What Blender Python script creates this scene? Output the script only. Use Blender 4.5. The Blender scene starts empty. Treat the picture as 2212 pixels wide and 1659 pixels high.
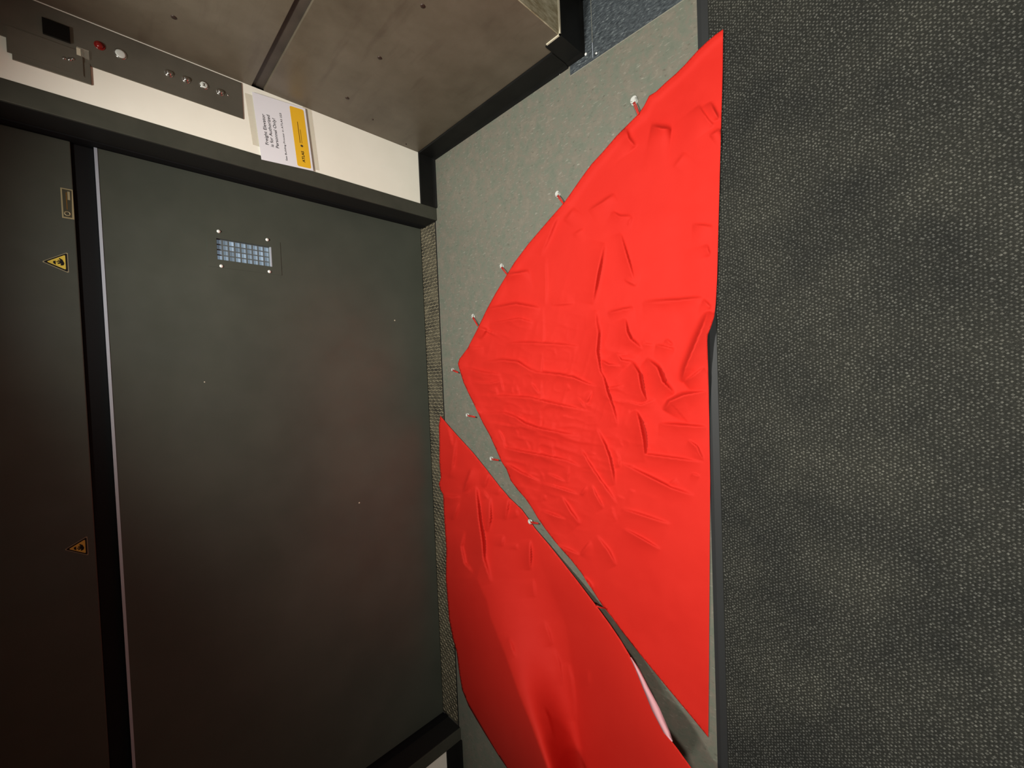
import bpy, bmesh, math, random
import numpy as np
from mathutils import Vector, Matrix
from mathutils.geometry import delaunay_2d_cdt

random.seed(7); np.random.seed(7)
SC = bpy.context.scene
COL = SC.collection

# ------------------------------------------------------------------ camera
CAM = np.array([-1.27913, -2.02604, 1.45000]); YAW, PITCH, ROLL, FPX = -0.0283142, 0.7812584, 0.0631172, 904.72
def cam_axes():
    fw = np.array([math.sin(YAW)*math.cos(PITCH), math.cos(YAW)*math.cos(PITCH), -math.sin(PITCH)])
    rt = np.array([math.cos(YAW), -math.sin(YAW), 0.0]); up = np.cross(rt, fw)
    ix, iy = -up, -rt                                   # the phone was held on its side
    c, s = math.cos(ROLL), math.sin(ROLL)
    return fw, c*ix+s*iy, -s*ix+c*iy
FW, IX, IY = cam_axes()
cd = bpy.data.cameras.new('camera'); cam = bpy.data.objects.new('camera', cd); COL.objects.link(cam)
cd.sensor_fit = 'HORIZONTAL'; cd.sensor_width = 36; cd.lens = FPX/2212*36; cd.clip_start = 0.02
cam.matrix_world = Matrix(((IX[0], -IY[0], -FW[0], CAM[0]), (IX[1], -IY[1], -FW[1], CAM[1]),
                           (IX[2], -IY[2], -FW[2], CAM[2]), (0, 0, 0, 1)))
SC.camera = cam
def at(x, y, ax=2, v=0.0):
    """point of the plane axis=v that the photograph shows at this pixel"""
    d = FW + IX*((x-1106)/FPX) + IY*((y-829.5)/FPX)
    return CAM + (v-CAM[ax])/d[ax]*d

# ------------------------------------------------------------------ world, light, exposure
W = bpy.data.worlds.new('world'); SC.world = W; W.use_nodes = True
W.node_tree.nodes['Background'].inputs[0].default_value = (0.9, 0.85, 0.75, 1)
W.node_tree.nodes['Background'].inputs[1].default_value = 0.02
SC.view_settings.view_transform = 'Standard'; SC.view_settings.look = 'None'
SC.view_settings.gamma = 1; SC.view_settings.use_curve_mapping = False
SC.view_settings.exposure = 0.0
CEIL = 2.45
LIGHTS = [(-0.82, -0.86, 260.0, 119), (-1.15, -2.90, 290.0, 148), (-2.35, -2.75, 85.0, 160)]        # recessed downlights, the last one an added weak fill: x, y, watts, cone
LIGHT_COLOUR = (1.0, 0.985, 0.925)

# ------------------------------------------------------------------ helpers
def tag(o, label=None, cat=None, group=None, kind=None):
    if label: o['label'] = label
    if cat: o['category'] = cat
    if group: o['group'] = group
    if kind: o['kind'] = kind
    return o
def obj(name, me, mat=None, parent=None, smooth=False):
    o = bpy.data.objects.new(name, me); COL.objects.link(o)
    if mat is not None and not me.materials: me.materials.append(mat)
    if parent is not None: o.parent = parent
    if smooth:
        me.polygons.foreach_set('use_smooth', [True]*len(me.polygons))
    return o
def empty(name, loc=(0, 0, 0)):
    o = bpy.data.objects.new(name, None); COL.objects.link(o); o.location = loc; o.empty_display_size = .05
    return o
def mesh(name, v, f):
    me = bpy.data.meshes.new(name); me.from_pydata([tuple(map(float, p)) for p in v], [], f); me.update(); return me
def bm_mesh(name, bm):
    bmesh.ops.recalc_face_normals(bm, faces=bm.faces)
    me = bpy.data.meshes.new(name); bm.to_mesh(me); bm.free(); return me
def add_box(bm, x0, x1, y0, y1, z0, z1, bev=0.0):
    m = bmesh.new()
    vs = [m.verts.new(p) for p in ((x0,y0,z0),(x1,y0,z0),(x1,y1,z0),(x0,y1,z0),(x0,y0,z1),(x1,y0,z1),(x1,y1,z1),(x0,y1,z1))]
    for f in ((3,2,1,0),(4,5,6,7),(0,1,5,4),(1,2,6,5),(2,3,7,6),(3,0,4,7)): m.faces.new([vs[i] for i in f])
    if bev: bmesh.ops.bevel(m, geom=m.edges[:], offset=bev, segments=2, affect='EDGES', profile=.6)
    t = bpy.data.meshes.new('t'); m.to_mesh(t); m.free(); bm.from_mesh(t); bpy.data.meshes.remove(t)
def box(name, x0, x1, y0, y1, z0, z1, mat, parent=None, bev=0.0):
    bm = bmesh.new(); add_box(bm, min(x0,x1), max(x0,x1), min(y0,y1), max(y0,y1), min(z0,z1), max(z0,z1), bev)
    return obj(name, bm_mesh(name, bm), mat, parent)
def prism_xz(name, pts, y0, y1, mat, parent=None, bev=0.0):
    """polygon in X-Z, front face at y0 (towards the room), back at y1"""
    bm = bmesh.new()
    a = [bm.verts.new((x, y0, z)) for x, z in pts]; b = [bm.verts.new((x, y1, z)) for x, z in pts]
    n = len(pts); fr = bm.faces.new(a); bm.faces.new(b[::-1])
    for i in range(n): bm.faces.new((a[i], b[i], b[(i+1)%n], a[(i+1)%n]))
    if bev: bmesh.ops.bevel(bm, geom=list(fr.edges), offset=bev, segments=2, affect='EDGES')
    return obj(name, bm_mesh(name, bm), mat, parent)
def prism_xy(name, pts, z0, z1, mat, parent=None):
    bm = bmesh.new()
    a = [bm.verts.new((x, y, z0)) for x, y in pts]; b = [bm.verts.new((x, y, z1)) for x, y in pts]
    n = len(pts); bm.faces.new(a[::-1]); bm.faces.new(b)
    for i in range(n): bm.faces.new((a[i], a[(i+1)%n], b[(i+1)%n], b[i]))
    return obj(name, bm_mesh(name, bm), mat, parent)
def lathe_y(name, prof, x, y, z, mat, parent=None, n=24, smooth=True):
    """profile of (radius, distance out of the wall towards -Y)"""
    v, f = [], []
    for r, d in prof:
        for i in range(n):
            a = 2*math.pi*i/n; v.append((x+r*math.cos(a), y-d, z+r*math.sin(a)))
    for k in range(len(prof)-1):
        for i in range(n):
            j = (i+1) % n; f.append((k*n+i, k*n+j, (k+1)*n+j, (k+1)*n+i))
    f.append(tuple((len(prof)-1)*n+i for i in range(n)))
    return obj(name, mesh(name, v, f), mat, parent, smooth)
def tube(name, pts, r, mat, parent=None, n=8):
    v, f = [], []; P = [Vector(p) for p in pts]
    for k, p in enumerate(P):
        t = (P[min(k+1, len(P)-1)]-P[max(k-1, 0)]).normalized()
        a = t.orthogonal().normalized() if k == 0 else (a-t*a.dot(t)).normalized()
        b = t.cross(a)
        for i in range(n):
            q = 2*math.pi*i/n; v.append(p+(a*math.cos(q)+b*math.sin(q))*r)
    for k in range(len(P)-1):
        for i in range(n):
            j = (i+1) % n; f.append((k*n+i, k*n+j, (k+1)*n+j, (k+1)*n+i))
    f.append(tuple(range(n))[::-1]); f.append(tuple((len(P)-1)*n+i for i in range(n)))
    return obj(name, mesh(name, v, f), mat, parent, True)

# ------------------------------------------------------------------ materials
def lin(c): return tuple(((x/255)/12.92 if x/255 <= .04045 else ((x/255+.055)/1.055)**2.4) for x in c)+(1,)
class Mat:
    def __init__(s, name, rgb=(128,128,128), rough=.5, metal=0.0, spec=.5):
        s.m = bpy.data.materials.new(name); s.m.use_nodes = True; s.t = s.m.node_tree; s.b = s.t.nodes['Principled BSDF']
        s.b.inputs['Base Color'].default_value = lin(rgb); s.b.inputs['Roughness'].default_value = rough
        s.b.inputs['Metallic'].default_value = metal; s.b.inputs['Specular IOR Level'].default_value = spec
    def n(s, kind, **kw):
        nd = s.t.nodes.new(kind)
        for k, v in kw.items(): setattr(nd, k, v)
        return nd
    def link(s, a, b): s.t.links.new(a, b)
    def coord(s, scale=(1,1,1), rot=(0,0,0)):
        c = s.n('ShaderNodeTexCoord'); mp = s.n('ShaderNodeMapping'); mp.inputs['Scale'].default_value = scale; mp.inputs['Rotation'].default_value = rot
        s.link(c.outputs['Object'], mp.inputs['Vector']); return mp.outputs[0]
    def noise(s, scale, detail=4, rough=.6, vec=None, dist=0.0):
        nd = s.n('ShaderNodeTexNoise'); nd.inputs['Scale'].default_value = scale; nd.inputs['Detail'].default_value = detail
        nd.inputs['Roughness'].default_value = rough; nd.inputs['Distortion'].default_value = dist
        s.link(vec if vec is not None else s.coord(), nd.inputs['Vector']); return nd.outputs[0]
    def ramp(s, fac, stops):
        r = s.n('ShaderNodeValToRGB'); e = r.color_ramp.elements
        while len(e) < len(stops): e.new(.5)
        for i, (p, c) in enumerate(stops): e[i].position = p; e[i].color = lin(c) if len(c) == 3 else c
        s.link(fac, r.inputs[0]); return r.outputs[0]
    def mix(s, fac, a, b, mode='MIX'):
        m = s.n('ShaderNodeMix', data_type='RGBA', blend_type=mode)
        if isinstance(fac, float): m.inputs[0].default_value = fac
        else: s.link(fac, m.inputs[0])
        for k, x in ((6, a), (7, b)):
            if isinstance(x, tuple): m.inputs[k].default_value = lin(x) if len(x) == 3 else x
            else: s.link(x, m.inputs[k])
        return m.outputs[2]
    def base(s, c): s.link(c, s.b.inputs['Base Color']); return s
    def rough(s, c): s.link(c, s.b.inputs['Roughness']); return s
    def bump(s, h, st=.3, d=.002):
        b = s.n('ShaderNodeBump'); b.inputs['Strength'].default_value = st; b.inputs['Distance'].default_value = d
        s.link(h, b.inputs['Height']); s.link(b.outputs[0], s.b.inputs['Normal']); return s
BW = ((0,0,0,1), (1,1,1,1))
def mapr(m, x, a, b, c, d):
    n = m.n('ShaderNodeMapRange'); n.inputs[1].default_value = a; n.inputs[2].default_value = b; n.inputs[3].default_value = c; n.inputs[4].default_value = d
    m.link(x, n.inputs[0]); return n.outputs[0]

# linoleum: grey-green with brownish clouds, pale and dark flecks running towards the door
LINO = Mat('grey_linoleum', rough=.5, spec=.35)
c1 = LINO.ramp(LINO.noise(19, 7, .74), [(.34, (93,98,86)), (.47, (101,103,91)), (.53, (105,101,90)), (.66, (113,108,96))])
st = LINO.noise(1, 3, .6, LINO.coord((120, 34, 60), (0, 0, .25)))
c2 = LINO.mix(LINO.ramp(st, [(.60, BW[0]), (.74, (.8,.8,.8,1))]), c1, (140,137,125))
st2 = LINO.noise(1, 3, .6, LINO.coord((95, 40, 60), (0, 0, -.2)))
c3 = LINO.mix(LINO.ramp(st2, [(.60, BW[0]), (.72, (.8,.8,.8,1))]), c2, (82,79,69))
LINO.base(c3); LINO.bump(LINO.noise(160, 3), .12, .001)
# speckled floor of the side opening, its cool bluish light put into the colour
SIDEFLOOR = Mat('blue_lit_speckled_floor', rough=.45, spec=.4)
s1 = SIDEFLOOR.noise(1, 4, .7, SIDEFLOOR.coord((170, 50, 110), (0, 0, .3)))
SIDEFLOOR.base(SIDEFLOOR.ramp(s1, [(.34, (38,42,45)), (.5, (60,65,68)), (.6, (76,82,84)), (.72, (132,138,137))]))
# carpet of the mat
def mat_fibre(name, a, b, sc):
    m = Mat(name, rough=.95, spec=.1)
    f = m.ramp(m.noise(sc, 2, .6), [(.32, a), (.68, b)])
    big = m.ramp(m.noise(3.2, 4, .6), [(.35, (205,205,205)), (.65, (255,252,244))])
    m.base(m.mix(1.0, f, big, 'MULTIPLY')); return m
MATBASE = mat_fibre('dark_mat_pile', (34,35,32), (48,48,45), 420)
NUB = mat_fibre('mat_nubs', (50,51,48), (114,114,108), 150)
RUBBER = Mat('black_mat_rubber', (36,37,37), .6, 0, .4); RUBBER.bump(RUBBER.noise(260, 2), .2, .001)
BASE = Mat('black_vinyl_cove_base', rough=.5, spec=.2)
BASE.base(BASE.ramp(BASE.noise(9, 4), [(.35, (15,15,14)), (.7, (22,22,20))]))
# painted steel of doors and jambs
DOOR = Mat('dark_grey_painted_steel', rough=.45, spec=.5)
DOOR.base(DOOR.ramp(DOOR.noise(2.2, 5, .6), [(.35, (62,66,58)), (.65, (71,74,65))]))
DOOR.rough(mapr(DOOR, DOOR.noise(7, 4), .3, .7, .36, .5)); DOOR.bump(DOOR.noise(300, 2), .06, .0006)
JAMB = Mat('charcoal_painted_jamb', rough=.45, spec=.45)
JAMB.base(JAMB.ramp(JAMB.noise(6, 4), [(.35, (56,57,49)), (.68, (67,67,58))]))
INNER = Mat('black_jamb_face', (27,27,25), .6, 0, .25)
BLACK = Mat('black_rubber', (13,13,14), .7, 0, .2)
EDGE = Mat('lit_steel_edge', (196,203,214), .4, .45)  # light caught by the steel edges put into a pale bluish colour
# brown worn wall panel
BROWN = Mat('worn_brown_panel', rough=.42, spec=.45)
b1 = BROWN.ramp(BROWN.noise(3.0, 6, .66), [(.3, (76,68,55)), (.5, (89,81,67)), (.7, (99,91,77))])
b2 = BROWN.ramp(BROWN.noise(46, 4, .7), [(.66, BW[0]), (.8, (.8,.8,.8,1))])
b3 = BROWN.mix(b2, b1, (56,42,34))
sm = BROWN.noise(1, 4, .6, BROWN.coord((5, 3, 22), (.5, 0, 0)))
BROWN.base(BROWN.mix(BROWN.ramp(sm, [(.56, BW[0]), (.8, (.45,.45,.45,1))]), b3, (62,48,40))); BROWN.bump(BROWN.noise(90, 4), .08, .001)
GROOVE = Mat('dark_wall_reveal', rough=.6); GROOVE.base(GROOVE.ramp(GROOVE.noise(12, 3), [(.3, (50,43,36)), (.7, (64,56,47))]))
SCREW = Mat('dark_screw_head', (54,40,32), .5, .4)
RAW = Mat('raw_board_edge', rough=.7)
r1 = RAW.noise(1, 4, .7, RAW.coord((60, 60, 16)))
RAW.base(RAW.ramp(r1, [(.36, (112,100,72)), (.52, (142,136,110)), (.66, (168,162,138))]))
PALE = Mat('pale_trim', (196,188,164), .5)
GLINT = Mat('bright_glint_metal', (236,234,226), .5, .2)  # glint of small metal bits put into a near-white colour
STRIP = Mat('dull_metal_strip', (140,138,124), .5, .2)
WHITE = Mat('cream_wall_panel', rough=.55, spec=.3)
WHITE.base(WHITE.ramp(WHITE.noise(5, 4), [(.3, (236,232,217)), (.7, (242,238,224))])); WHITE.bump(WHITE.noise(120, 2), .04, .001)
STEEL = Mat('brushed_steel_panel', (150,143,138), .42, .75)
STEEL.base(STEEL.ramp(STEEL.noise(4, 4), [(.3, (122,119,108)), (.7, (142,138,126))]))
STEEL.bump(STEEL.noise(1, 2, .5, STEEL.coord((900, 900, 6))), .05, .0006)
CHROME = Mat('chrome', (210,208,205), .16, 1.0)
DISPLAY = Mat('black_display', (3,3,4), .12)
REDB = Mat('red_button_plastic', (120,26,22), .2)
WHITEB = Mat('milky_button_plastic', (205,208,200), .3)
SHEET = Mat('white_paper', (226,224,228), .6, 0, .2)
YELLOW = Mat('gold_print', (229,178,44), .55, 0, .2)
INK = Mat('black_ink', (22,20,20), .6, 0, .2)
INKSOFT = Mat('brown_ink', (120,84,28), .6, 0, .2)
INKGREY = Mat('grey_ink', (70,62,52), .6, 0, .2)
SIGNY = Mat('warning_yellow', (222,196,74), .5)
SIGNE = Mat('aged_sticker_edge', (150,142,112), .5)
BRASS = Mat('brass_plate', (176,164,126), .4, .4)
BRASSD = Mat('dark_plate_print', (58,56,40), .5)
def tape_mat():
    m = Mat('clear_tape', (214,206,186), .18, 0, .5); m.b.inputs['Alpha'].default_value = .22; return m
TAPE = tape_mat()
CLEAR = Mat('clear_plastic', (222,222,214), .16, 0, .6); CLEAR.b.inputs['Transmission Weight'].default_value = .35; CLEAR.b.inputs['IOR'].default_value = 1.45
# wired glass lit from the other side
GLASS = Mat('lit_wired_glass', (70,80,86), .2)
gi = GLASS.n('ShaderNodeObjectInfo')
gs = GLASS.noise(1, 3, .6, GLASS.coord((1, 1, 90)))
ge = GLASS.ramp(gs, [(.36, (60,74,88)), (.52, (140,160,178)), (.66, (190,206,222))])
GLASS.link(ge, GLASS.b.inputs['Emission Color'])
GLASS.link(mapr(GLASS, gi.outputs['Random'], 0, 1, .35, .95), GLASS.b.inputs['Emission Strength'])
GRILLE = Mat('grey_grille', (92,98,98), .5, .2)
# red fabric
RED = Mat('red_satin_cloth', (246,44,34), .7, 0, .12)
RED.base(RED.ramp(RED.noise(3, 4), [(.3, (187,34,25)), (.7, (192,38,28))]))
RED.bump(RED.noise(34, 4, .55), .10, .004)
PINK = Mat('pale_pink_strip', (205,150,156), .7)
PLASTER = Mat('brown_wall_paint', (104,92,80), .6)
CEILM = Mat('ceiling_paint', (112,108,100), .7)
LUG = Mat('worn_tread_steel', rough=.45, metal=.35)
LUG.base(LUG.ramp(LUG.noise(30, 4), [(.35, (108,101,82)), (.65, (160,150,124))]))
SILL = Mat('dirty_tread_plate', rough=.6, metal=.25)
SILL.base(SILL.ramp(SILL.noise(8, 5), [(.35, (46,43,36)), (.65, (92,86,70))]))
DARKBIN = Mat('black_plastic', (14,14,15), .6)

# ------------------------------------------------------------------ room shell
YD = 0.171                     # plane of the door
X_R1, X_R2 = -0.288, -0.358    # right jamb
X_L2, X_L1 = -3.365, -3.435    # left jamb
XL, YB = -3.72, -3.30          # left wall, back wall
WALL_END = -1.05
def struct(o): o['kind'] = 'structure'; return o

struct(prism_xy('floor', [(XL, YB), (-.052, YB), (-.052, -.985), (.0, -.985), (.0, .010), (XL, .010)], -.02, 0, LINO.m))
struct(prism_xy('floor_side', [(-.049, YB), (1.0, YB), (1.0, -1.04), (.006, -1.04), (.006, -.982), (-.049, -.982)], -.02, -.0005, SIDEFLOOR.m))
struct(box('trim_1', -.0520, -.0490, YB, -.985, -.018, .0010, STRIP.m))                                   # thin strip between the floors
struct(box('trim_2', .02, 1.0, -1.0980, -1.0968, -.018, .0006, STRIP.m))                                # seam of the side floor
o = box('trim_3', -.038, .02, -1.0985, -1.0965, -.018, .0010, EDGE.m); struct(o)
struct(box('ceiling', XL-.1, 1.0, YB-.1, .35, CEIL, CEIL+.05, CEILM.m))
struct(box('wall_left', XL-.1, XL, YB, .35, -.02, CEIL, PLASTER.m))
struct(box('wall_back', XL-.1, 1.1, YB-.1, YB, -.02, CEIL, PLASTER.m))
struct(box('wall_side_far', 1.0, 1.1, YB, -.9, -.02, CEIL, PLASTER.m))

# right wall: backing, two brown panels, the reveal between them and their screws
wr = struct(box('wall_right', .022, .10, WALL_END+.012, .30, .0, CEIL, GROOVE.m))
box('panel', .0, .021, WALL_END+.004, .0, .106, .878, BROWN.m, wr, .0015)
box('panel', .0, .021, WALL_END+.004, .0, .924, CEIL-.01, BROWN.m, wr, .0015)
box('reveal_strip', .010, .0215, WALL_END+.01, .0, .874, .928, GROOVE.m, wr)
for (y, z) in ((-.187, .591), (-.501, .596), (-.812, .598), (-.208, 1.204), (-.52, 1.204), (-.115, .434), (-.03, .20)):
    v = [(.0-d, y+r*math.cos(a*math.pi/6), z+r*math.sin(a*math.pi/6)) for r, d in ((.0085, .0), (.0075, .002), (.004, .0026)) for a in range(12)]
    f = [(k*12+i, k*12+(i+1) % 12, (k+1)*12+(i+1) % 12, (k+1)*12+i) for k in range(2) for i in range(12)]+[tuple(range(24, 36))]
    sc = 1.0 if z > .45 else .55
    me = mesh('screw_head', [(p[0], y+(p[1]-y)*sc, z+(p[2]-z)*sc) for p in v], f); obj('screw_head', me, SCREW.m, wr, True)
# the end of that wall, turning into the side opening
wa = struct(box('wall_side_return', .0005, 1.0, WALL_END, WALL_END+.011, .152, CEIL, RAW.m))
box('ledge_trim', -.004, 1.0, WALL_END-.006, WALL_END, .1475, .1535, PALE.m, wa)
box('ledge_trim', -.004, .0, WALL_END-.006, -.988, .1475, .1535, PALE.m, wa)

def cove(name, pts, h, thick=.006, toe=.014, mat=BASE.m):
    """vinyl cove base along a floor polyline; the room lies on its left"""
    prof = [(0, 0), (toe, 0), (toe, .002), (thick+.003, .010), (thick, .020), (thick, h-.003), (thick-.002, h), (0, h)]
    P = [Vector((x, y, 0)) for x, y in pts]; v, f = [], []
    for i, p in enumerate(P):
        d0 = (P[i]-P[i-1]).normalized() if i else (P[1]-P[0]).normalized()
        d1 = (P[i+1]-P[i]).normalized() if i < len(P)-1 else d0
        n0, n1 = Vector((-d0.y, d0.x, 0)), Vector((-d1.y, d1.x, 0))
        n = (n0+n1); n = n/(1+n0.dot(n1)) if (1+n0.dot(n1)) > .05 else n0
        for a, z in prof: q = p+n*a; v.append((q.x, q.y, z))
    m = len(prof)
    for i in range(len(P)-1):
        for k in range(m): f.append((i*m+k, i*m+(k+1) % m, (i+1)*m+(k+1) % m, (i+1)*m+k))
    f.append(tuple(range(m))); f.append(tuple((len(P)-1)*m+k for k in range(m))[::-1])
    bm = bmesh.new(); me = mesh(name, v, f); bm.from_mesh(me); bpy.data.meshes.remove(me)
    return struct(obj(name, bm_mesh(name, bm), mat))
cove('baseboard_right', [(.0, -.978), (.0, .0), (X_R1, .0)], .106, .007, .015)     # runs round the corner to the jamb
cove('baseboard_side', [(1.0, WALL_END-.001), (.0, WALL_END-.001), (.0, -.979)], .1475, .005, .010)
cove('baseboard_front_left', [(X_L1, .0), (XL, .0)], .106, .007, .015)
cove('baseboard_left', [(XL, .0), (XL, YB)], .106, .007, .015)
box('filler', .0005, .02, -.978, .0, .0, .106, BASE.m, wr)

# front returns
struct(box('wall_front_right', X_R1, .0, .0, .03, .104, CEIL, WHITE.m))
struct(box('wall_front_left', XL, X_L1, .0, .03, .104, CEIL, WHITE.m))
struct(box('wall_front_right_base', X_R1, .022, .0005, .03, .0, .104, BASE.m))
struct(box('wall_front_left_base', XL, X_L1, .0005, .03, .0, .104, BASE.m))
struct(box('wall_front_header', X_L1, X_R1, -.004, .16, 2.16, CEIL, WHITE.m))
# jambs and door head
for nm, a, b in (('trim_4', X_R2, X_R1), ('trim_5', X_L1, X_L2)):
    j = struct(box(nm, a, b, -.005, .150, .0, 2.16, JAMB.m, None, .002))
    k = X_R2 if nm == 'trim_4' else X_L2; s = -1 if nm == 'trim_4' else 1
    box('inner_face', k+s*.0015, k-s*.0005, .002, .150, .0, 2.16, INNER.m, j)  # thin near-black sheet over the inner side of the jamb
    box('guide_channel', k, k-s*.03, .150, .30, .0, 2.16, BLACK.m, j)
    box('guide_lip', k, k+s*.006, .118, .150, .0, 2.16, BLACK.m, j)
struct(box('trim_6', X_L2, X_R2, -.005, .150, 2.10, 2.16, JAMB.m))
struct(box('wall_shaft', X_L1, X_R1, .32, .34, .0, CEIL, BLACK.m))

# threshold: tread plate with raised lozenges
sl = struct(box('trim_7', X_L2, X_R2, .018, .30, -.03, -.003, SILL.m))
box('edge_bar', X_L2, X_R2, .0105, .0175, -.02, .0005, BLACK.m, sl)
v, f = [], []
L = np.array([(-.5, 0), (-.2, .5), (.2, .5), (.5, 0), (.2, -.5), (-.2, -.5)])
i = 0; x = X_R2-.012
while x > X_L2+.01:
    for k in range(8):
        y = .032+k*.0188
        a = .9 if (i+k) % 2 else -.9
        ca, sa = math.cos(a), math.sin(a); b0 = len(v)
        for s, z in ((1.0, -.003), (.72, .0005)):
            for p in L:
                px, py = p[0]*.021*s, p[1]*.0062*s
                v.append((x+px*ca-py*sa, y+px*sa+py*ca, z))
        for q in range(6): f.append((b0+q, b0+(q+1) % 6, b0+6+(q+1) % 6, b0+6+q))
        f.append(tuple(b0+6+q for q in range(6)))
    i += 1; x -= .0188
lg = obj('tread_lugs', mesh('tread_lugs', v, f), LUG.m, sl); lg['kind'] = 'stuff'

# ------------------------------------------------------------------ doors
ZT = 1.416
WX0, WX1, WZ0, WZ1 = -.716, -.624, .834, 1.049       # vision window
d1 = struct(empty('door_1', (-1.86, YD, .0)))
def on(o, p):                                        # parent with the mesh already in world coordinates
    o.parent = p; o.matrix_parent_inverse = Matrix.Translation(-Vector(p.location)); return o
bm = bmesh.new(); zb = .002
for r in ((X_L2+.002, WX0, YD, YD+.045, zb, ZT-.009), (WX1, X_R2-.002, YD, YD+.045, zb, ZT-.009), (WX0, WX1, YD, YD+.045, zb, WZ0), (WX0, WX1, YD, YD+.045, WZ1, ZT-.009)):
    add_box(bm, *r)
bmesh.ops.remove_doubles(bm, verts=bm.verts, dist=1e-5)
on(obj('leaf', bm_mesh('leaf', bm), DOOR.m), d1)
on(box('top_edge', X_L2+.002, X_R2-.002, YD-.002, YD+.045, ZT-.009, ZT, EDGE.m), d1)
vw = on(prism_xz('window_plate', [(WX0-.035, WZ0-.04), (WX1+.03, WZ0-.04), (WX1+.03, WZ0), (WX0, WZ0), (WX0, WZ1), (WX1, WZ1), (WX1, WZ0), (WX1+.03, WZ0), (WX1+.03, WZ1+.035), (WX0-.035, WZ1+.035)][:1]
        + [(WX1+.03, WZ0-.04), (WX1+.03, WZ1+.035), (WX0-.035, WZ1+.035)], YD+.046, YD+.05, BLACK.m), d1)
fr = bmesh.new()
for r in ((WX0-.035, WX0, WZ0-.04, WZ1+.035), (WX1, WX1+.03, WZ0-.04, WZ1+.035), (WX0, WX1, WZ0-.04, WZ0), (WX0, WX1, WZ1, WZ1+.035)):
    add_box(fr, r[0], r[1], YD-.0016, YD+.0005, r[2], r[3])
on(obj('window_frame', bm_mesh('window_frame', fr), DOOR.m), d1)
on(box('window_sill', WX0, WX1, YD-.0012, YD+.02, WZ0-.001, WZ0+.005, EDGE.m), d1)
for x, z in ((-.593, 1.039), (-.592, .849), (-.744, 1.036), (-.741, .847)):
    on(lathe_y('screw', [(.0075, 0), (.0072, .002), (.005, .0042), (.002, .005)], x, YD-.0016, z, GLINT.m, None, 12), d1)
NC, NR = 4, 9
cw, ch = (WX1-WX0)/NC, (WZ1-WZ0-.006)/NR
pm = None
for r in range(NR):
    for c in range(NC):
        x = WX0+cw*(c+.5); z = WZ0+.006+ch*(r+.5)
        if pm is None:
            b = bmesh.new(); add_box(b, -cw*.40, cw*.40, -.002, .002, -ch*.38, ch*.38, .0012); pm = bm_mesh('pane', b); pm.materials.append(GLASS.m)
        p = bpy.data.objects.new('pane', pm); COL.objects.link(p); p.parent = d1
        p.location = Vector((x, YD+.014, z))-Vector(d1.location)
for c in range(NC+1): on(box('grille_bar', WX0+cw*c-cw*.11, WX0+cw*c+cw*.11, YD+.011, YD+.018, WZ0, WZ1, GRILLE.m), d1)
for r in range(NR+1): on(box('grille_bar', WX0, WX1, YD+.012, YD+.017, WZ0+.006+ch*r-ch*.13, WZ0+.006+ch*r+ch*.13, GRILLE.m), d1)
for x, z, r in ((-.93, .205, .004), (-1.93, .47, .004), (-1.25, 1.12, .0025)):
    on(lathe_y('paint_chip', [(r, 0), (r*.6, .0006)], x, YD, z, PALE.m, None, 8), d1)
d2 = struct(empty('door_2', (-1.86, YD, 1.477)))
on(box('leaf', X_L2+.002, X_R2-.002, YD, YD+.045, 1.477, 2.16, DOOR.m, None, .003), d2)
on(box('rubber_astragal', X_L2+.002, X_R2-.002, YD+.012, YD+.040, ZT+.001, 1.478, BLACK.m, None, .003), d2)

# ------------------------------------------------------------------ floor mat
mt = empty('floor_mat', (-.077, -1.499, 0)); mt.rotation_euler.z = -.0062
tag(mt, 'large dark entrance mat with woven nubbed pile and black rubber border', 'mat')
MX0, MX1, MY = -3.05, .55, -1.45
v = [(MX0, 0, 0.0), (MX1, 0, 0.0), (MX1, MY, 0), (MX0, MY, 0), (MX0+.02, -.014, .004), (MX1-.02, -.014, .004), (MX1-.02, MY+.014, .004), (MX0+.02, MY+.014, .004),
     (MX0+.036, -.036, .0045), (MX1-.036, -.036, .0045), (MX1-.036, MY+.036, .0045), (MX0+.036, MY+.036, .0045)]
f = [(0,1,5,4),(1,2,6,5),(2,3,7,6),(3,0,4,7),(4,5,9,8),(5,6,10,9),(6,7,11,10),(7,4,8,11),(3,2,1,0)]
obj('rubber_border', mesh('rubber_border', v, f), RUBBER.m, mt)
box('pile', MX0+.036, MX1-.036, MY+.036, -.036, .001, .006, MATBASE.m, mt)
sp = .0094; cen = []; rows = 0; y = -.041
while y > MY+.045:
    xs = np.arange(MX1-.042, MX0+.042, -sp)+(0 if rows % 2 else sp/2)-sp/2
    cen.append(np.stack([xs, np.full(len(xs), y)], 1)); rows += 1; y -= sp*.80
cen = np.concatenate(cen); N = len(cen); cen += np.random.normal(0, .00105, cen.shape)
hh = .006+np.random.uniform(.0016, .0032, N); ww = np.random.uniform(.0026, .0037, N)
nv = np.zeros((N, 6, 3)); nv[:, :, :2] = cen[:, None]; nv[:, :4, 2] = .0058; nv[:, 4:, 2] = hh[:, None]
for k, (ax, sg_) in enumerate(((0, -1), (1, -1), (0, 1), (1, 1))): nv[:, k, ax] += sg_*ww
nv[:, 4, 0] -= ww*.35; nv[:, 5, 0] += ww*.35
nf = (np.arange(N)[:, None, None]*6+np.array([(0,1,4),(1,2,5),(1,5,4),(2,3,5),(3,0,4),(3,4,5)])[None]).reshape(-1, 3)
nv = nv.reshape(-1, 3).tolist(); nf = nf.tolist()
nb = obj('nubs', mesh('nubs', nv, nf), NUB.m, mt); nb['kind'] = 'stuff'

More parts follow.
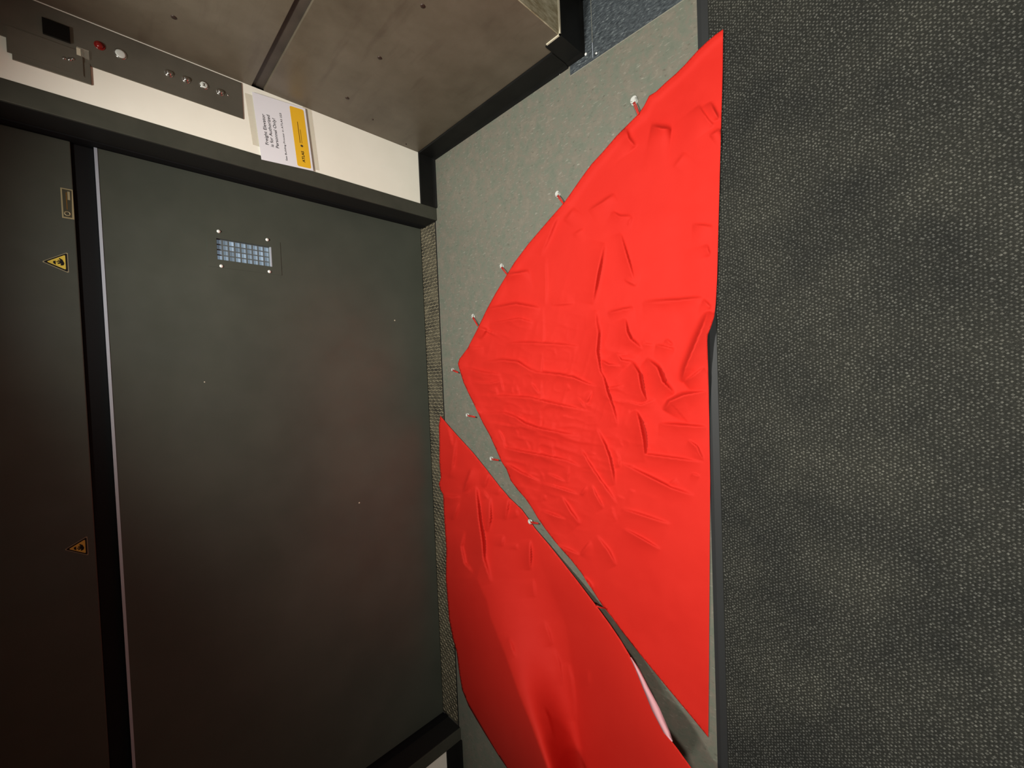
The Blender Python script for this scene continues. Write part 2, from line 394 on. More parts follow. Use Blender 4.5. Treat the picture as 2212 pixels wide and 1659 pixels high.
# ------------------------------------------------------------------ control panel
YP = -.001
cp = empty('control_panel', (-.08, .0, .96)); tag(cp, 'tall brushed steel elevator control panel on the cream wall', 'control panel')
on(prism_xz('face_plate', [(-.155, .961), (-.006, .961), (-.006, 1.95), (-.155, 1.95)], -.004, .0, STEEL.m, None, .001), cp)
cv = on(prism_xz('cabinet_cover', [(-.219, 1.414), (-.150, 1.414), (-.150, 1.590), (-.219, 1.590)], -.006, .0, STEEL.m, None, .001), cp)
on(prism_xz('cover_panel', [(-.203, 1.430), (-.118, 1.430), (-.118, 1.600), (-.203, 1.600)], -.0095, -.0055, STEEL.m, None, .0025), cp)
for x, z, r in ((-.163, 1.476, .0045), (-.160, 1.463, .0055), (-.155, 1.456, .004)):
    on(lathe_y('cover_screw', [(r, 0), (r, .002), (r*.6, .0035)], x, -.0095, z, CHROME.m, None, 14), cp)
on(prism_xz('display_window', [(-.104, 1.459), (-.053, 1.459), (-.053, 1.521), (-.104, 1.521)], -.0125, -.0035, DISPLAY.m, None, .0006), cp)
on(prism_xz('tape_label', [(-.136, 1.416), (-.108, 1.416), (-.108, 1.445), (-.136, 1.445)], -.0102, -.0035, TAPE.m), cp)
on(prism_xz('tape_label', [(-.136, 1.436), (-.112, 1.436), (-.112, 1.446), (-.136, 1.446)], -.0106, -.0102, PALE.m), cp)
def button(z, x, cap, r=.0125, dome=.004, ring=CHROME.m):
    b = on(lathe_y('button', [(r+.003, 0), (r+.003, .0018), (r+.0005, .0026), (r, .0022)], x, -.004, z, ring), cp)
    c = lathe_y('cap', [(r-.0005, .0), (r-.0008, .003), (r*.75, .003+dome*.7), (r*.4, .003+dome*.95), (r*.05, .003+dome)], x, -.004, z, cap)
    c.parent = b; return b
button(1.388, -.073, REDB.m, .0115, .006, REDB.m); b2 = button(1.335, -.075, WHITEB.m, .0145, .001)
button(1.201, -.080, CHROME.m, .0105, .007); button(1.149, -.079, CHROME.m, .0105, .007)
b3 = button(1.093, -.075, WHITEB.m, .0125, .001); button(1.039, -.079, CHROME.m, .0105, .007)
mk = bmesh.new()
for a, b, c, d in ((-.0800, -.0782, 1.0885, 1.0975), (-.0718, -.0700, 1.0885, 1.0975), (-.0785, -.0715, 1.0915, 1.0945)): add_box(mk, a, b, -.0088, -.0078, c, d)
m_ = obj('mark', bm_mesh('mark', mk), INKGREY.m); m_.parent = b3; m_.matrix_parent_inverse = Matrix.Translation(-Vector(cp.location)); m_.matrix_parent_inverse = Matrix.Identity(4)
on(lathe_y('indicator', [(.003, 0), (.002, .0015)], -.079, -.004, 1.012, CHROME.m, None, 10), cp)

# ------------------------------------------------------------------ paper sign
TH = math.atan2(.022, .272)
sg = empty('paper_sign', (-.1575, -.0056, .806)); sg.rotation_euler = (math.pi/2, -TH, 0)     # local x right, y up, z out of the wall
tag(sg, 'white landscape paper sign with gold band taped beside the door', 'sign')
def flat(name, pts, z0, z1, mat, parent):
    bm = bmesh.new(); a = [bm.verts.new((x, y, z0)) for x, y in pts]; b = [bm.verts.new((x, y, z1)) for x, y in pts]; n = len(pts)
    bm.faces.new(a[::-1]); bm.faces.new(b)
    for i in range(n): bm.faces.new((a[i], a[(i+1) % n], b[(i+1) % n], b[i]))
    return obj(name, bm_mesh(name, bm), mat, parent)
def rrect(x0, x1, y0, y1, r, n=5):
    P = []
    for cx, cy, a0 in ((x1-r, y1-r, 0), (x0+r, y1-r, 90), (x0+r, y0+r, 180), (x1-r, y0+r, 270)):
        for k in range(n+1): a = math.radians(a0+90*k/n); P.append((cx+r*math.cos(a), cy+r*math.sin(a)))
    return P
PW, PH = .279, .216
def uv(u, vv): return (u/1000-PW/2, PH/2-vv/1000)
flat('sheet', [(-PW/2, -PH/2), (PW/2, -PH/2), (PW/2, PH/2), (-PW/2, PH/2)], .0, .0006, SHEET.m, sg)
x0, y1 = uv(8, 147); x1, y0 = uv(270, 207)
flat('gold_band', rrect(x0, x1, y0, y1, .007), .0006, .0009, YELLOW.m, sg)
def text(name, body, u, vbase, cap, length, mat, parent, z, bold=0.0):
    cu = bpy.data.curves.new('t', 'FONT'); cu.body = body; cu.size = 1; cu.offset = bold; cu.resolution_u = 3
    o = bpy.data.objects.new('t', cu); COL.objects.link(o); bpy.context.view_layer.update()
    me = bpy.data.meshes.new_from_object(o.evaluated_get(bpy.context.evaluated_depsgraph_get()))
    bpy.data.objects.remove(o); bpy.data.curves.remove(cu)
    co = np.array([w.co for w in me.vertices]); xs0, xs1 = co[:, 0].min(), co[:, 0].max()
    sx = length/1000/(xs1-xs0); sy = cap/1000/.729
    ox, oy = uv(u, vbase)
    for w in me.vertices: w.co = ((w.co.x-xs0)*sx+ox, w.co.y*sy+oy, z)
    me.name = name; me.materials.clear(); me.materials.append(mat)
    return obj(name, me, mat, parent)
text('lettering', 'Freight Elevator', 70, 37, 13.0, 128, INK.m, sg, .0008, .012)
text('lettering', 'is for Authorized', 66, 57, 13.0, 134, INK.m, sg, .0008, .012)
text('lettering', 'Personnel Only!', 66, 78, 13.0, 126, INK.m, sg, .0008, .012)
text('lettering', 'See Building Proctor in ATLAS 223', 20, 107, 7.6, 204, INK.m, sg, .0008, .014)
text('lettering', 'ATLAS', 30, 183, 11.5, 50, INK.m, sg, .0011, .03)
def bar(name, u0, u1, v0, v1, mat, z=.0009):
    a = uv(u0, v1); b = uv(u1, v0); return flat(name, [a, (b[0], a[1]), b, (a[0], b[1])], z, z+.0002, mat, sg)
a = uv(103, 178); flat('emblem', [(a[0]+.0052*math.cos(t*.5236), a[1]+.0058*math.sin(t*.5236)) for t in range(12)], .0009, .0011, INKGREY.m, sg)
bar('print_line', 115, 208, 171, 174, INKSOFT.m); bar('print_line', 115, 176, 179.5, 181.5, INKSOFT.m)
flat('tape', [(-.085, PH/2-.012), (.128, PH/2-.012), (.128, PH/2+.027), (-.082, PH/2+.024)], -.0050, -.0046, TAPE.m, sg)
flat('tape', [(-.128, -PH/2-.030), (.150, -PH/2-.030), (.152, -PH/2+.009), (-.130, -PH/2+.009)], -.0050, -.0046, TAPE.m, sg)

# ------------------------------------------------------------------ warning stickers and plate on the upper door leaf
def warning(cx, z0, w, h, lean, label):
    t = empty('warning_sticker', (cx, YD, z0)); tag(t, label, 'warning sign', 'yellow warning stickers on the upper door')
    def tri(s, y0, y1, nm, mat):
        c = h*.36; P = [(-w/2, 0), (w/2, 0), (lean, h)]; Q = []
        for i, p in enumerate(P):
            p = Vector(p); q0 = Vector(P[i-1]); q1 = Vector(P[(i+1) % 3])
            Q += [p.lerp(q0, .05), p.lerp(q1, .05)]
        return prism_xz(nm, [(p.x*s, c+(p.y-c)*s) for p in Q], y0, y1, mat, t)
    tri(1.0, -.0006, 0, 'backing', SIGNE.m); tri(.90, -.0010, -.0005, 'black_border', INK.m); tri(.70, -.0014, -.0009, 'yellow_field', SIGNY.m)
    k = w/.075
    hand = [(-.011, .012), (-.004, .010), (.008, .014), (.013, .021), (.010, .023), (.005, .019), (.006, .026), (.003, .026), (.002, .020), (.000, .029), (-.003, .029), (-.002, .020), (-.006, .027), (-.009, .026), (-.006, .018), (-.012, .020), (-.013, .017)]
    prism_xz('hand_pictogram', [(x*k, z*k) for x, z in hand], -.0018, -.0013, INK.m, t)
    prism_xz('bar_pictogram', [(-.009*k+lean*.5, .031*k), (.005*k+lean*.5, .031*k), (.003*k+lean*.5, .037*k), (-.004*k+lean*.5, .037*k)], -.0018, -.0013, INK.m, t)
    return t
warning(-.8025, 1.5005, .076, .066, -.006, 'yellow triangular hand warning sticker on the upper door, nearer the small metal plate')
warning(-1.8355, 1.497, .072, .060, .004, 'yellow triangular hand warning sticker further along the upper door, in the darker part')
npl = empty('name_plate', (-.589, YD, 1.478)); tag(npl, 'small brass plate with dark print at the edge of the upper door', 'plate')
prism_xz('plate', [(-.054, 0), (.054, 0), (.054, .031), (-.054, .031)], -.0012, 0, BRASS.m, npl, .0004)
prism_xz('dark_field', [(-.049, .006), (.050, .003), (.050, .027), (-.049, .027)], -.0015, -.0010, BRASSD.m, npl)
prism_xz('label_field', [(.014, .008), (.044, .008), (.044, .014), (.014, .014)], -.0018, -.0013, BRASS.m, npl)
prism_xz('print_line', [(-.022, .016), (.040, .016), (.040, .018), (-.022, .018)], -.0018, -.0013, INKSOFT.m, npl)
lathe_y('emblem', [(.0085, 0), (.0085, .0004), (.0055, .0004), (.0055, .0001)], -.036, -.0013, .017, BRASS.m, npl, 16)

# ------------------------------------------------------------------ red cloths
def seg_dist(P, a, b):
    d = b-a; t = np.clip(((P-a)@d)/(d@d), 0, 1); q = a+t[:, None]*d
    return np.hypot(*(P-q).T), t
def crease_field(P, creases):
    """each crease: points, height in metres, width in pixels; a one-sided soft ridge that tapers at its ends"""
    H = np.zeros(len(P))
    for pts, h, w in creases:
        pts = np.array(pts, float); n = len(pts)-1; h = h*min(1, .35+np.hypot(*(pts[-1]-pts[0]))/75); best = np.full(len(P), 1e9); val = np.zeros(len(P))
        for k in range(n):
            d, t = seg_dist(P, pts[k], pts[k+1]); D = pts[k+1]-pts[k]
            side = np.sign((P[:, 0]-pts[k][0])*D[1]-(P[:, 1]-pts[k][1])*D[0])
            s = (k+t)/n; taper = np.clip(4*s*(1-s), 0, 1)**.85
            g = 2.5*h*taper*np.where(side > 0, np.exp(-(d/(w*.55))**1.3), np.exp(-(d/(w*3.2))**1.1))
            m = d < best; val = np.where(m, g, val); best = np.where(m, d, best)
        H = np.maximum(H, val) if h > 0 else H+val
    return H
def sA(l): return [(980+x/2.676, 180+y/2.676) for x, y in l]
def sB(l): return [(960+x/2.592, 640+y/2.592) for x, y in l]
def sC(l): return [(940+x/4.1475, 1000+y/4.1475) for x, y in l]
def sD(l): return [(860+x/2.765, 1250+y/2.765) for x, y in l]
def vnoise(P, scale, seed):
    rs = np.random.RandomState(seed); G = rs.rand(96, 96); Q = P/scale; i = np.floor(Q).astype(int); f = Q-i; f = f*f*(3-2*f)
    g = lambda a, b: G[(i[:, 0]+a) % 96, (i[:, 1]+b) % 96]
    return (g(0,0)*(1-f[:,0])+g(1,0)*f[:,0])*(1-f[:,1])+(g(0,1)*(1-f[:,0])+g(1,1)*f[:,0])*f[:,1]-.5
def inside(P, poly):
    x, y = P[:, 0], P[:, 1]; r = np.zeros(len(P), bool); n = len(poly)
    for i in range(n):
        (x1, y1), (x2, y2) = poly[i], poly[i-1]
        c = ((y1 > y) != (y2 > y)) & (x < (x2-x1)*(y-y1)/(y2-y1+1e-12)+x1); r ^= c
    return r
def edge_dist(P, pl):
    d = np.full(len(P), 1e9)
    for i in range(len(pl)-1): d = np.minimum(d, seg_dist(P, np.array(pl[i], float), np.array(pl[i+1], float))[0])
    return d
def resample(pl, step):
    out = []
    for i in range(len(pl)-1):
        a, b = np.array(pl[i], float), np.array(pl[i+1], float); n = max(1, int(round(np.hypot(*(b-a))/step)))
        out += [tuple(a+(b-a)*k/n) for k in range(n)]
    return out
def smooth_line(pl, it=2):
    P = [np.array(p, float) for p in pl]
    for _ in range(it):
        Q = [P[0]]
        for i in range(len(P)-1): Q += [P[i]*.75+P[i+1]*.25, P[i]*.25+P[i+1]*.75]
        P = Q+[P[-1]]
    return [tuple(p) for p in P]
def sheet(name, outline, step, height, mat, thick=.0012):
    ring = resample(outline+[outline[0]], step); poly = np.array(ring)
    x0, y0 = poly.min(0); x1, y1 = poly.max(0)
    gx, gy = np.meshgrid(np.arange(x0, x1, step), np.arange(y0, y1, step*.87)); gx = gx+(np.arange(gx.shape[0]) % 2)[:, None]*step/2
    G = np.stack([gx.ravel(), gy.ravel()], 1); G = G[inside(G, ring)]
    G = G[edge_dist(G, ring+[ring[0]]) > step*.6]
    pts = [Vector(p) for p in ring]+[Vector(p) for p in G]
    V, E, F, *_ = delaunay_2d_cdt(pts, [(i, (i+1) % len(ring)) for i in range(len(ring))], [], 1, 1e-6)
    P = np.array([(p.x, p.y) for p in V]); H = height(P)
    d = FW[None]+IX[None]*((P[:, :1]-1106)/FPX)+IY[None]*((P[:, 1:]-829.5)/FPX)
    t = (H-CAM[2])/d[:, 2]; Wd = CAM[None]+t[:, None]*d
    me = mesh(name, Wd, [tuple(x) for x in F])
    bm = bmesh.new(); bm.from_mesh(me); bmesh.ops.recalc_face_normals(bm, faces=bm.faces)
    if sum(q.normal.z for q in bm.faces) < 0: bmesh.ops.reverse_faces(bm, faces=bm.faces)
    bm.to_mesh(me); bm.free()
    o = obj(name, me, mat, None, True)
    s = o.modifiers.new('cloth_thickness', 'SOLIDIFY'); s.thickness = thick; s.offset = -1
    return o

LEFT1 = [(1562,63),(1546,74),(1527,90),(1507,109),(1480,139),(1461,158),(1438,178),(1417,198),(1402,207),(1391,229),(1380,245),(1366,259),(1332,293),(1302,328),(1278,354),(1258,381),(1219,437),(1189,471),(1165,499),(1141,527),(1111,567),(1092,598),(1070,634),(1051,669),(1030,713),(1010,752),(992,776),(989,786),(992,797),(1001,826),(1012,850),(1026,878),(1043,914),(1058,941),(1072,972),(1083,997),(1094,1014),(1103,1038),(1118,1058),(1134,1076),(1148,1096),(1162,1120),(1178,1143),(1197,1168),(1213,1187),(1233,1209),(1255,1237),(1280,1275),(1301,1308),(1322,1334),(1345,1366),(1382,1413),(1440,1484),(1490,1544),(1530,1593)]
RIGHT1 = [(1530,1593),(1531,1480),(1532,1330),(1533,1200),(1534,1040),(1532,900),(1530,800),(1528,737),(1529,724),(1536,706),(1543,684),(1546,655),(1549,600),(1552,480),(1556,330),(1561,150),(1562,63)]
cre1 = [(sB(l), h, w) for l, h, w in (
 ([(235,75),(400,45),(540,70)], .010, 6), ([(250,155),(420,125),(500,150)], .007, 5), ([(340,265),(480,262),(620,270),(780,285)], .007, 5),
 ([(215,375),(320,360),(410,370),(480,415),(560,435)], .009, 6), ([(420,380),(500,425),(640,440),(720,455),(800,490),(900,515)], .009, 5),
 ([(110,400),(220,430),(330,440)], .006, 5), ([(150,480),(250,490),(330,470)], .006, 4), ([(160,555),(330,560),(480,570),(600,600),(720,625),(830,650)], .008, 5),
 ([(200,660),(330,655),(400,680),(450,715),(540,745),(640,765),(770,790)], .010, 6), ([(230,700),(400,730),(470,750)], .006, 4),
 ([(310,780),(340,850),(420,870),(540,890),(680,920),(800,970)], .008, 5), ([(330,930),(430,990),(540,1040)], .008, 5), ([(540,1045),(640,1075),(760,1115)], .006, 4), ([(760,1115),(800,1060)], .006, 4),
 ([(860,380),(890,460),(910,540),(940,620),(975,745)], .010, 6), ([(850,120),(860,200),(850,310),(870,420),(900,500)], .010, 7),
 ([(850,740),(890,820),(920,900),(940,990),(950,1060)], .010, 6), ([(760,850),(800,920),(850,1000),(900,1070),(970,1170)], .008, 5),
 ([(1040,360),(1085,430),(1100,520),(1135,600)], .014, 8), ([(1070,630),(1090,700),(1110,800),(1125,940)], .014, 8), ([(1130,350),(1190,400),(1220,480),(1290,550)], .014, 8),
 ([(1330,480),(1350,400),(1400,280),(1450,160),(1480,80)], .020, 10), ([(1340,480),(1400,440),(1470,380)], .012, 8), ([(1230,640),(1260,590),(1340,555),(1480,530)], .014, 8),
 ([(1200,715),(1340,725),(1470,735)], .008, 6), ([(1000,860),(1150,890),(1300,910),(1450,930)], .007, 5), ([(980,930),(1090,985),(1200,1040),(1270,1075),(1400,1120)], .009, 6),
 ([(1360,800),(1410,840),(1450,920)], .006, 4), ([(1390,850),(1430,910)], .005, 4), ([(1380,990),(1430,1010)], .005, 4), ([(1250,1060),(1300,1020)], .004, 4),
 ([(1110,40),(1260,35),(1400,15)], .006, 5), ([(920,95),(1000,75),(1060,65)], .006, 5), ([(1010,110),(1020,200),(1040,240),(1110,300)], .010, 6), ([(870,360),(920,385),(1020,390)], .008, 5),
 ([(960,310),(990,360),(1060,370)], .008, 5), ([(1180,275),(1240,285),(1290,300)], .006, 5), ([(1240,240),(1280,275)], .006, 4), ([(990,1190),(1100,1225),(1270,1280)], .006, 5),
 ([(1000,1300),(1110,1360),(1210,1420)], .006, 4), ([(540,1200),(620,1230),(700,1255)], .007, 5), ([(650,1110),(700,1200),(760,1280)], .008, 6), ([(620,1390),(760,1450)], .005, 4), ([(760,1450),(820,1370)], .005, 4),
 ([(850,1340),(920,1430),(960,1510)], .006, 5), ([(550,50),(555,200),(545,400),(540,600),(530,900),(540,1040)], .003, 4), ([(680,470),(710,530)], .006, 4), ([(480,480),(540,560)], .006, 4),
 ([(310,450),(330,540)], .005, 4), ([(400,490),(420,560)], .004, 4), ([(740,560),(800,640)], .005, 4), ([(830,520),(790,610)], .006, 4), ([(640,660),(740,690)], .004, 4), ([(390,700),(420,800)], .005, 4), ([(450,800),(480,860)], .005, 4),
 ([(300,740),(340,830)], .006, 4), ([(570,990),(680,1040)], .005, 4), ([(700,900),(690,1050)], .004, 4), ([(820,1040),(850,1120),(890,1190)], .007, 5), ([(970,900),(985,960)], .006, 4), ([(770,1570),(830,1640)], .012, 6),
 ([(900,520),(1040,490)], .005, 4), ([(990,580),(1100,610),(1200,570)], .006, 5), ([(980,790),(1000,850)], .005, 4), ([(170,170),(230,190),(200,240)], .008, 6), ([(130,290),(220,290)], .005, 4), ([(150,610),(210,660)], .006, 4))]
cre1 += [(sA(l), h, w) for l, h, w in (
 ([(530,1000),(535,1150),(530,1290)], .003, 4), ([(870,920),(830,1100),(800,1280)], .010, 8), ([(960,860),(1000,1000),(1050,1160)], .007, 5), ([(780,740),(860,690),(930,640)], .006, 5),
 ([(910,740),(960,770),(1030,770)], .005, 5), ([(1030,770),(1010,830)], .004, 4), ([(1100,1265),(1300,1255),(1440,1240)], .007, 6), ([(890,1330),(1040,1295)], .006, 5), ([(820,1310),(830,1480),(820,1600)], .008, 6),
 ([(990,1340),(1000,1470),(1080,1540)], .008, 6), ([(1140,250),(1200,262),(1260,268)], .012, 9), ([(990,260),(1010,320),(1050,370)], .008, 8), ([(300,1110),(370,1100),(440,1085)], .009, 6), ([(1480,310),(1540,265)], .006, 5),
 ([(1460,930),(1480,1000)], .005, 5), ([(1440,1250),(1490,1300)], .006, 5), ([(640,800),(700,720)], .005, 6), ([(600,760),(560,860),(500,1000)], .005, 7), ([(690,880),(750,840)], .004, 4), ([(1060,1170),(980,1130)], .005, 5),
 ([(700,1270),(560,1280)], .003, 4), ([(380,1350),(370,1440)], .003, 4), ([(1270,490),(1340,400)], .003, 6), ([(1480,110),(1530,210)], .007, 7), ([(1410,130),(1500,250)], .006, 8), ([(1380,820),(1500,830)], .004, 5))]
random.seed(11)
for _ in range(60):                                  # small unnamed wrinkles in the crumpled middle
    x = random.uniform(1030, 1390); y = random.uniform(730, 1130)
    a = random.choice((.15, .2, 1.2, 1.45))+random.uniform(-.3, .3); l = random.uniform(14, 40)
    cre1.append(([(x, y), (x+l*.5*math.cos(a)+random.uniform(-3, 3), y+l*.5*math.sin(a)+random.uniform(-3, 3)), (x+l*math.cos(a), y+l*math.sin(a))], random.uniform(.002, .005), random.uniform(3, 4.5)))
def h1(P):
    H = .003+crease_field(P, cre1)
    H += (lambda q: q*q*(3-2*q))(np.clip((P[:, 0]-1445-.027*P[:, 1])/58, 0, 1))*np.clip((980-P[:, 1])/250, 0, 1)*.0085                                  # it runs up onto the mat
    dl = edge_dist(P, LEFT1)
    H += (.005*np.exp(-((dl-9)/8)**2)+.002*np.exp(-(dl/5)**2))*np.clip((1250-P[:, 1])/200, .12, 1)
    for hx, hy in ((1380,245),(1219,437),(1098,590),(1034,704),(990,797),(1028,893),(1078,990),(1162,1122)):
        H += .006*np.exp(-((P[:, 0]-hx)**2+(P[:, 1]-hy)**2)/14**2)
    H += .0035*(vnoise(P, 60, 3)+.5)+.0016*(vnoise(P, 22, 5)+.5)
    mid = np.exp(-((P[:, 0]-1180)/190)**2-((P[:, 1]-900)/210)**2)
    rid = lambda Q, sc, sd: np.clip(1-np.abs(vnoise(Q, sc, sd))*5, 0, 1)
    R = P@np.array([[.97, -.25], [.25, .97]]); Q = R*np.array([.45, 1.0])
    H += mid*(.0045*rid(Q, 26, 31)+.0022*rid(R, 17, 33)+.003*rid(R*np.array([1, .4]), 30, 37))
    return H
cl1 = sheet('red_cloth', LEFT1+RIGHT1[1:-1], 2.7, h1, RED.m)
tag(cl1, 'wide wrinkled bright red triangular cloth stretched flat over the grey floor', 'cloth')

LEFT2 = [(951,898),(948,920),(949,960),(949,1000),(952,1032),(948,1046),(951,1058),(957,1068),(959,1113),(964,1186),(963,1250),(965,1275),(970,1340),(978,1380),(986,1408),(992,1455),(998,1490),(1012,1525),(1030,1556),(1048,1586),(1077,1633),(1097,1662),(1140,1720),(1190,1780),(1250,1850)]
RIGHT2 = [(951,898),(966,916),(987,940),(1021,977),(1054,1018),(1077,1048),(1100,1075),(1127,1101),(1141,1120),(1156,1142),(1185,1176),(1213,1211),(1248,1256),(1294,1317),(1318,1350),(1341,1384),(1360,1416),(1376,1450),(1392,1488),(1413,1536),(1437,1584),(1462,1616),(1493,1659),(1520,1700),(1545,1760),(1560,1850)]
cre2 = [(sC(l), h, w) for l, h, w in (
 ([(250,270),(290,160),(330,40)], .010, 5), ([(240,300),(350,230)], .008, 4), ([(360,190),(370,300),(390,500),(420,700),(430,850),(500,1080)], .016, 7), ([(660,310),(645,400),(630,510)], .007, 4),
 ([(610,650),(600,750)], .006, 4), ([(850,690),(850,820),(850,960)], .008, 4), ([(490,300),(490,490),(470,620)], .009, 5), ([(60,290),(150,310),(240,300)], .008, 6), ([(220,340),(190,430),(160,520)], .007, 5),
 ([(280,560),(230,750),(260,900),(350,1000)], .010, 8), ([(730,720),(730,780)], .005, 4), ([(120,130),(160,20)], .006, 4), ([(580,220),(565,290)], .006, 4), ([(480,90),(440,230)], .007, 5), 
 ([(420,240),(480,330)], .007, 4), ([(720,410),(740,490)], .005, 4))]
cre2 += [([(966,915),(985,990)], .005, 4), ([(985,945),(975,1030)], .006, 4)]
cre2 += [(sD(l), h, w) for l, h, w in (([(930,420),(960,500),(975,580),(990,680)], .003, 5), ([(870,760),(900,830),(915,890),(930,960)], .003, 4), ([(870,250),(900,330),(920,400)], .003, 5), ([(805,0),(815,110)], .003, 5), ([(1010,500),(1035,600),(1050,720),(1055,850)], .004, 7), ([(660,350),(700,470)], .003, 5), ([(1130,540),(1140,640)], .002, 6))]
YK = np.array([890, 1050, 1130, 1200, 1350, 1500, 1659, 1850], float)
RX = lambda y: np.interp(y, [890,1050,1200,1250,1300,1333,1413,1496,1568,1659,1850], [951,1026,1045,1030,1052,1059,1091,1120,1149,1182,1262])
VX = lambda y: np.interp(y, [890,1130,1200,1250,1350,1450,1550,1659,1850], [951,1130,1160,1180,1222,1238,1246,1264,1330])
LX = lambda y: np.interp(y, [p[1] for p in LEFT2], [p[0] for p in LEFT2]); EX = lambda y: np.interp(y, [p[1] for p in RIGHT2], [p[0] for p in RIGHT2])
HL = lambda y: np.interp(y, YK, [.004,.004,.004,.006,.010,.014,.02,.06])
HR = lambda y: np.interp(y, YK, [.004,.008,.016,.040,.115,.20,.28,.40])
HV = lambda y: np.interp(y, YK, [.004,.006,.006,.006,.008,.012,.02,.10])
HE = lambda y: np.interp(y, YK, [.004,.004,.006,.014,.062,.12,.21,.34])
def h2(P):
    x, y = P.T; l, r, v, e = LX(y), RX(y), VX(y), EX(y); r = np.clip(r, l+2, e-4); v = np.clip(v, r+1, e-2)
    a = np.clip((x-l)/(r-l), 0, 1); b = np.clip((x-r)/(v-r), 0, 1); c = np.clip((x-v)/(e-v), 0, 1)
    sm = lambda t: t*t*(3-2*t)
    H = np.where(x < r, HL(y)+(HR(y)-HL(y))*a, np.where(x < v, HR(y)+(HV(y)-HR(y))*sm(b), HV(y)+(HE(y)-HV(y))*(.7*c+.3*sm(c))))
    fade = np.clip((1500-y)/400, .35, 1)
    H = H+crease_field(P, cre2)*1.0+(.0035*(vnoise(P, 55, 13)+.5)+.0015*(vnoise(P, 20, 15)+.5))*fade
    return H
cl2 = sheet('red_cloth', LEFT2+RIGHT2[:0:-1], 3.2, h2, RED.m)
tag(cl2, 'narrower red cloth with deep lengthwise folds rising beside the door threshold', 'cloth')
# pale pink strip along its raised edge
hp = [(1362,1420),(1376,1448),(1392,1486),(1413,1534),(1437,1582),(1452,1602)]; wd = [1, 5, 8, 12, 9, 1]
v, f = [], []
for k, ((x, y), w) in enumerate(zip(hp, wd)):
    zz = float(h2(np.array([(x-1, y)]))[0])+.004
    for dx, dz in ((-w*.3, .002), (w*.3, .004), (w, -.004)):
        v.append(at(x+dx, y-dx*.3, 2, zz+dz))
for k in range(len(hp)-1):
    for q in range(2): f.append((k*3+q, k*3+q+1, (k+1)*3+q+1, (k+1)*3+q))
hm = obj('edge_strip', mesh('edge_strip', v, f), PINK.m, cl2, True); hm['label'] = 'pale pink strip along the cloth edge'
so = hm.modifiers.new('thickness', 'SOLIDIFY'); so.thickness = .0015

# ------------------------------------------------------------------ clear adhesive hooks and the red loops tied to them
HK = [((1371,220),(1381,246),1.25), ((1206,421),(1218,438),1.1), ((1085,576),(1099,594),1.0), ((1023,684),(1034,702),.95), ((979,799),(991,804),.9), ((1011,897),(1028,900),1.0), ((1063,991),(1078,993),1.0), ((1147,1127),(1163,1129),1.0)]
def hook_meshes():
    P = rrect(-.018, .010, -.0105, .0105, .0098, 6); b = bmesh.new()
    a0 = [b.verts.new((x, y, 0)) for x, y in P]; a1 = [b.verts.new((x, y, .0022)) for x, y in P]; a2 = [b.verts.new((x*.86-.0006, y*.86, .0034)) for x, y in P]; n = len(P)
    b.faces.new(a0[::-1]); b.faces.new(a2)
    for u, w in ((a0, a1), (a1, a2)):
        for i in range(n): b.faces.new((u[i], u[(i+1) % n], w[(i+1) % n], w[i]))
    plate = bm_mesh('base_plate', b)
    arm = []                                                   # a small D-shaped catch standing off the plate
    t = tube('x', [(-.006, -.0075, .003), (-.003, -.008, .0075), (.003, -.0068, .0115), (.0065, -.003, .013), (.0065, .003, .013), (.003, .0068, .0115), (-.003, .008, .0075), (-.006, .0075, .003)], .0021, CLEAR.m)
    am = t.data; bpy.data.objects.remove(t)
    return plate, am
plate_m, arm_m = hook_meshes()
plate_m.materials.append(CLEAR.m)
LB = ['first from the side opening', 'second from the side opening', 'third from the side opening', 'fourth from the side opening', 'at the wide cloth point by the threshold',
      'beside the narrow cloth tip', 'midway between both cloths', 'touching the edge of the narrower folded cloth']
for (p, q, s), lb in zip(HK, LB):
    zf = .0005 if p[1] < 1100 else .010
    a = at(*p, 2, zf); b = at(*q, 2, .006); d = b-a
    h = empty('adhesive_hook', (a[0], a[1], zf if zf > .005 else .0)); h.rotation_euler.z = math.atan2(d[1], d[0]); h.scale = (s, s, s)
    tag(h, 'small clear plastic hook stuck to the floor, '+lb, 'hook', 'clear hooks along the wide red cloth')
    for nm, me in (('base_plate', plate_m), ('catch', arm_m)):
        o = bpy.data.objects.new(nm, me); COL.objects.link(o); o.parent = h
    u = d/np.hypot(d[0], d[1]); w = np.array([-u[1], u[0], 0])
    for sgn in (-1, 1):
        A = a+u*.004*s; B = b+u*.008
        pts = [A+np.array([0, 0, .009*s])+w*.0022*sgn, A*.6+B*.4+np.array([0, 0, .009])+w*.0030*sgn, B+np.array([0, 0, .010])+w*.0016*sgn]
        tube('tie_loop', pts, .0019, RED.m, cl1, 6)
a, b = at(1288, 1309, 2, .058), at(1308, 1314, 2, .016)
tube('tie_loop', [a, (a+b)/2+np.array([0, 0, .004]), b], .003, RED.m, cl1, 6)

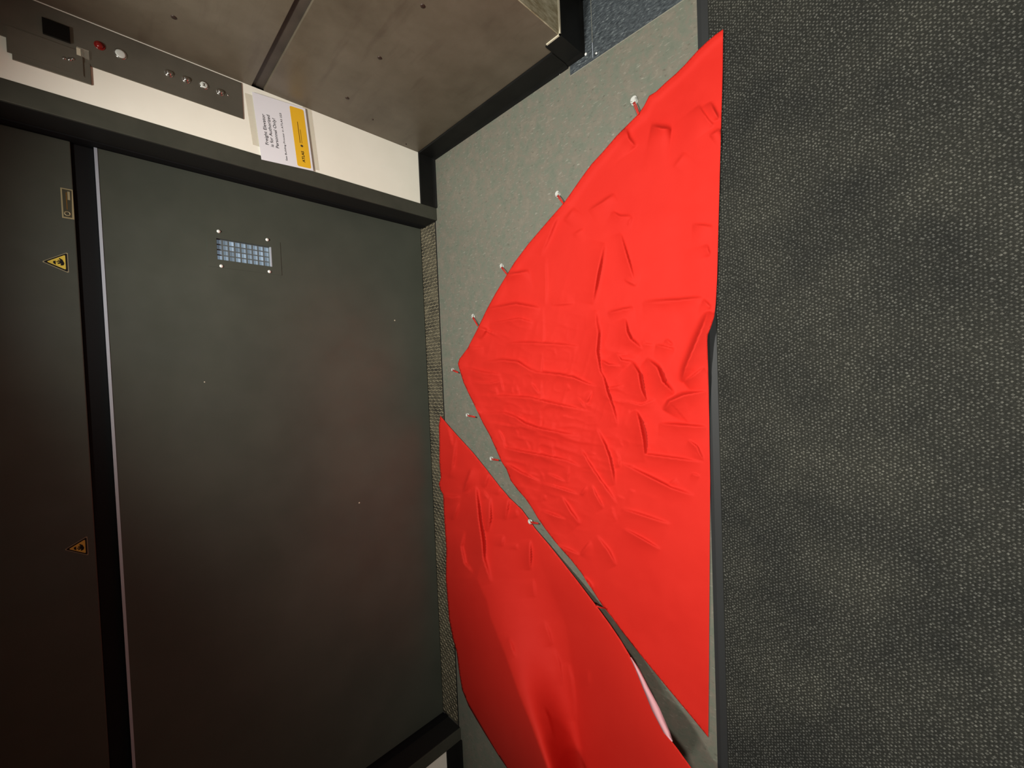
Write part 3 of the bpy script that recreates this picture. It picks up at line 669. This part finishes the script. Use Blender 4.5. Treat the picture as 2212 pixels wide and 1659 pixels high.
# ------------------------------------------------------------------ small things on the floor
for p, r, lb in (((1265,117), .0055, 'bright metal screw head in the bluish floor of the side opening, left of the seam'),
             ((1288,115), .0040, 'bright metal screw head in the bluish floor of the side opening, right of the seam'), ((1209,159), .0045, 'tiny bright metal chip by the end of the black baseboard')):
    c = at(*p, 2, 0); n = 10
    v = [(c[0]+rr*math.cos(2*math.pi*k/n), c[1]+rr*math.sin(2*math.pi*k/n), z) for rr, z in ((r, -.0002), (r*.9, .0012), (r*.5, .0022)) for k in range(n)]
    f = [(j*n+k, j*n+(k+1) % n, (j+1)*n+(k+1) % n, (j+1)*n+k) for j in range(2) for k in range(n)]+[tuple(range(2*n, 3*n))]
    tag(obj('floor_screw', mesh('floor_screw', v, f), GLINT.m, None, True), lb, 'screw')
bn = empty('black_case', (.30, -1.16, 0)); tag(bn, 'black rounded case standing on the bluish floor against the side wall', 'case')
bmm = bmesh.new(); add_box(bmm, -.115, .22, -.07, .095, .012, .34, .03); obj('shell', bm_mesh('shell', bmm), DARKBIN.m, bn)
for x in (-.08, .18):
    for y in (-.045, .065):
        bmm = bmesh.new(); add_box(bmm, x-.014, x+.014, y-.014, y+.014, -.0005, .016, .004); obj('foot', bm_mesh('foot', bmm), DARKBIN.m, bn)

# ------------------------------------------------------------------ ceiling lights
DIFF = Mat('light_diffuser', (240,236,224), .4); DIFF.b.inputs['Emission Color'].default_value = LIGHT_COLOUR+(1,); DIFF.b.inputs['Emission Strength'].default_value = 3.0
for (x, y, pw, cone), lb in zip(LIGHTS, ('round recessed ceiling downlight above the grey floor', 'round recessed ceiling downlight above the dark mat', 'added dim fill light in a round ceiling ring at the far end of the mat')):
    t = empty('ceiling_light', (x, y, CEIL)); tag(t, lb, 'light', 'ceiling downlights')
    n = 28; pr = ((.085, 0.0), (.105, 0.0), (.105, -.006), (.098, -.010), (.085, -.008))
    v = [(r*math.cos(2*math.pi*k/n), r*math.sin(2*math.pi*k/n), z) for r, z in pr for k in range(n)]
    f = [(j*n+k, j*n+(k+1) % n, ((j+1) % 5)*n+(k+1) % n, ((j+1) % 5)*n+k) for j in range(5) for k in range(n)]
    obj('trim_ring', mesh('trim_ring', v, f), PALE.m, t, True)
    v = [(.085*math.cos(2*math.pi*k/n), .085*math.sin(2*math.pi*k/n), z) for z in (-.001, -.004) for k in range(n)]
    obj('diffuser', mesh('diffuser', v, [(k, (k+1) % n, n+(k+1) % n, n+k) for k in range(n)]+[tuple(range(n)), tuple(range(2*n-1, n-1, -1))]), DIFF.m, t)
    ld = bpy.data.lights.new('lamp', 'SPOT'); ld.shadow_soft_size = .08; ld.spot_size = math.radians(cone); ld.spot_blend = 1.0; ld.energy = pw; ld.color = LIGHT_COLOUR
    lo = bpy.data.objects.new('lamp', ld); COL.objects.link(lo); lo.parent = t; lo.location = (0, 0, -.095)
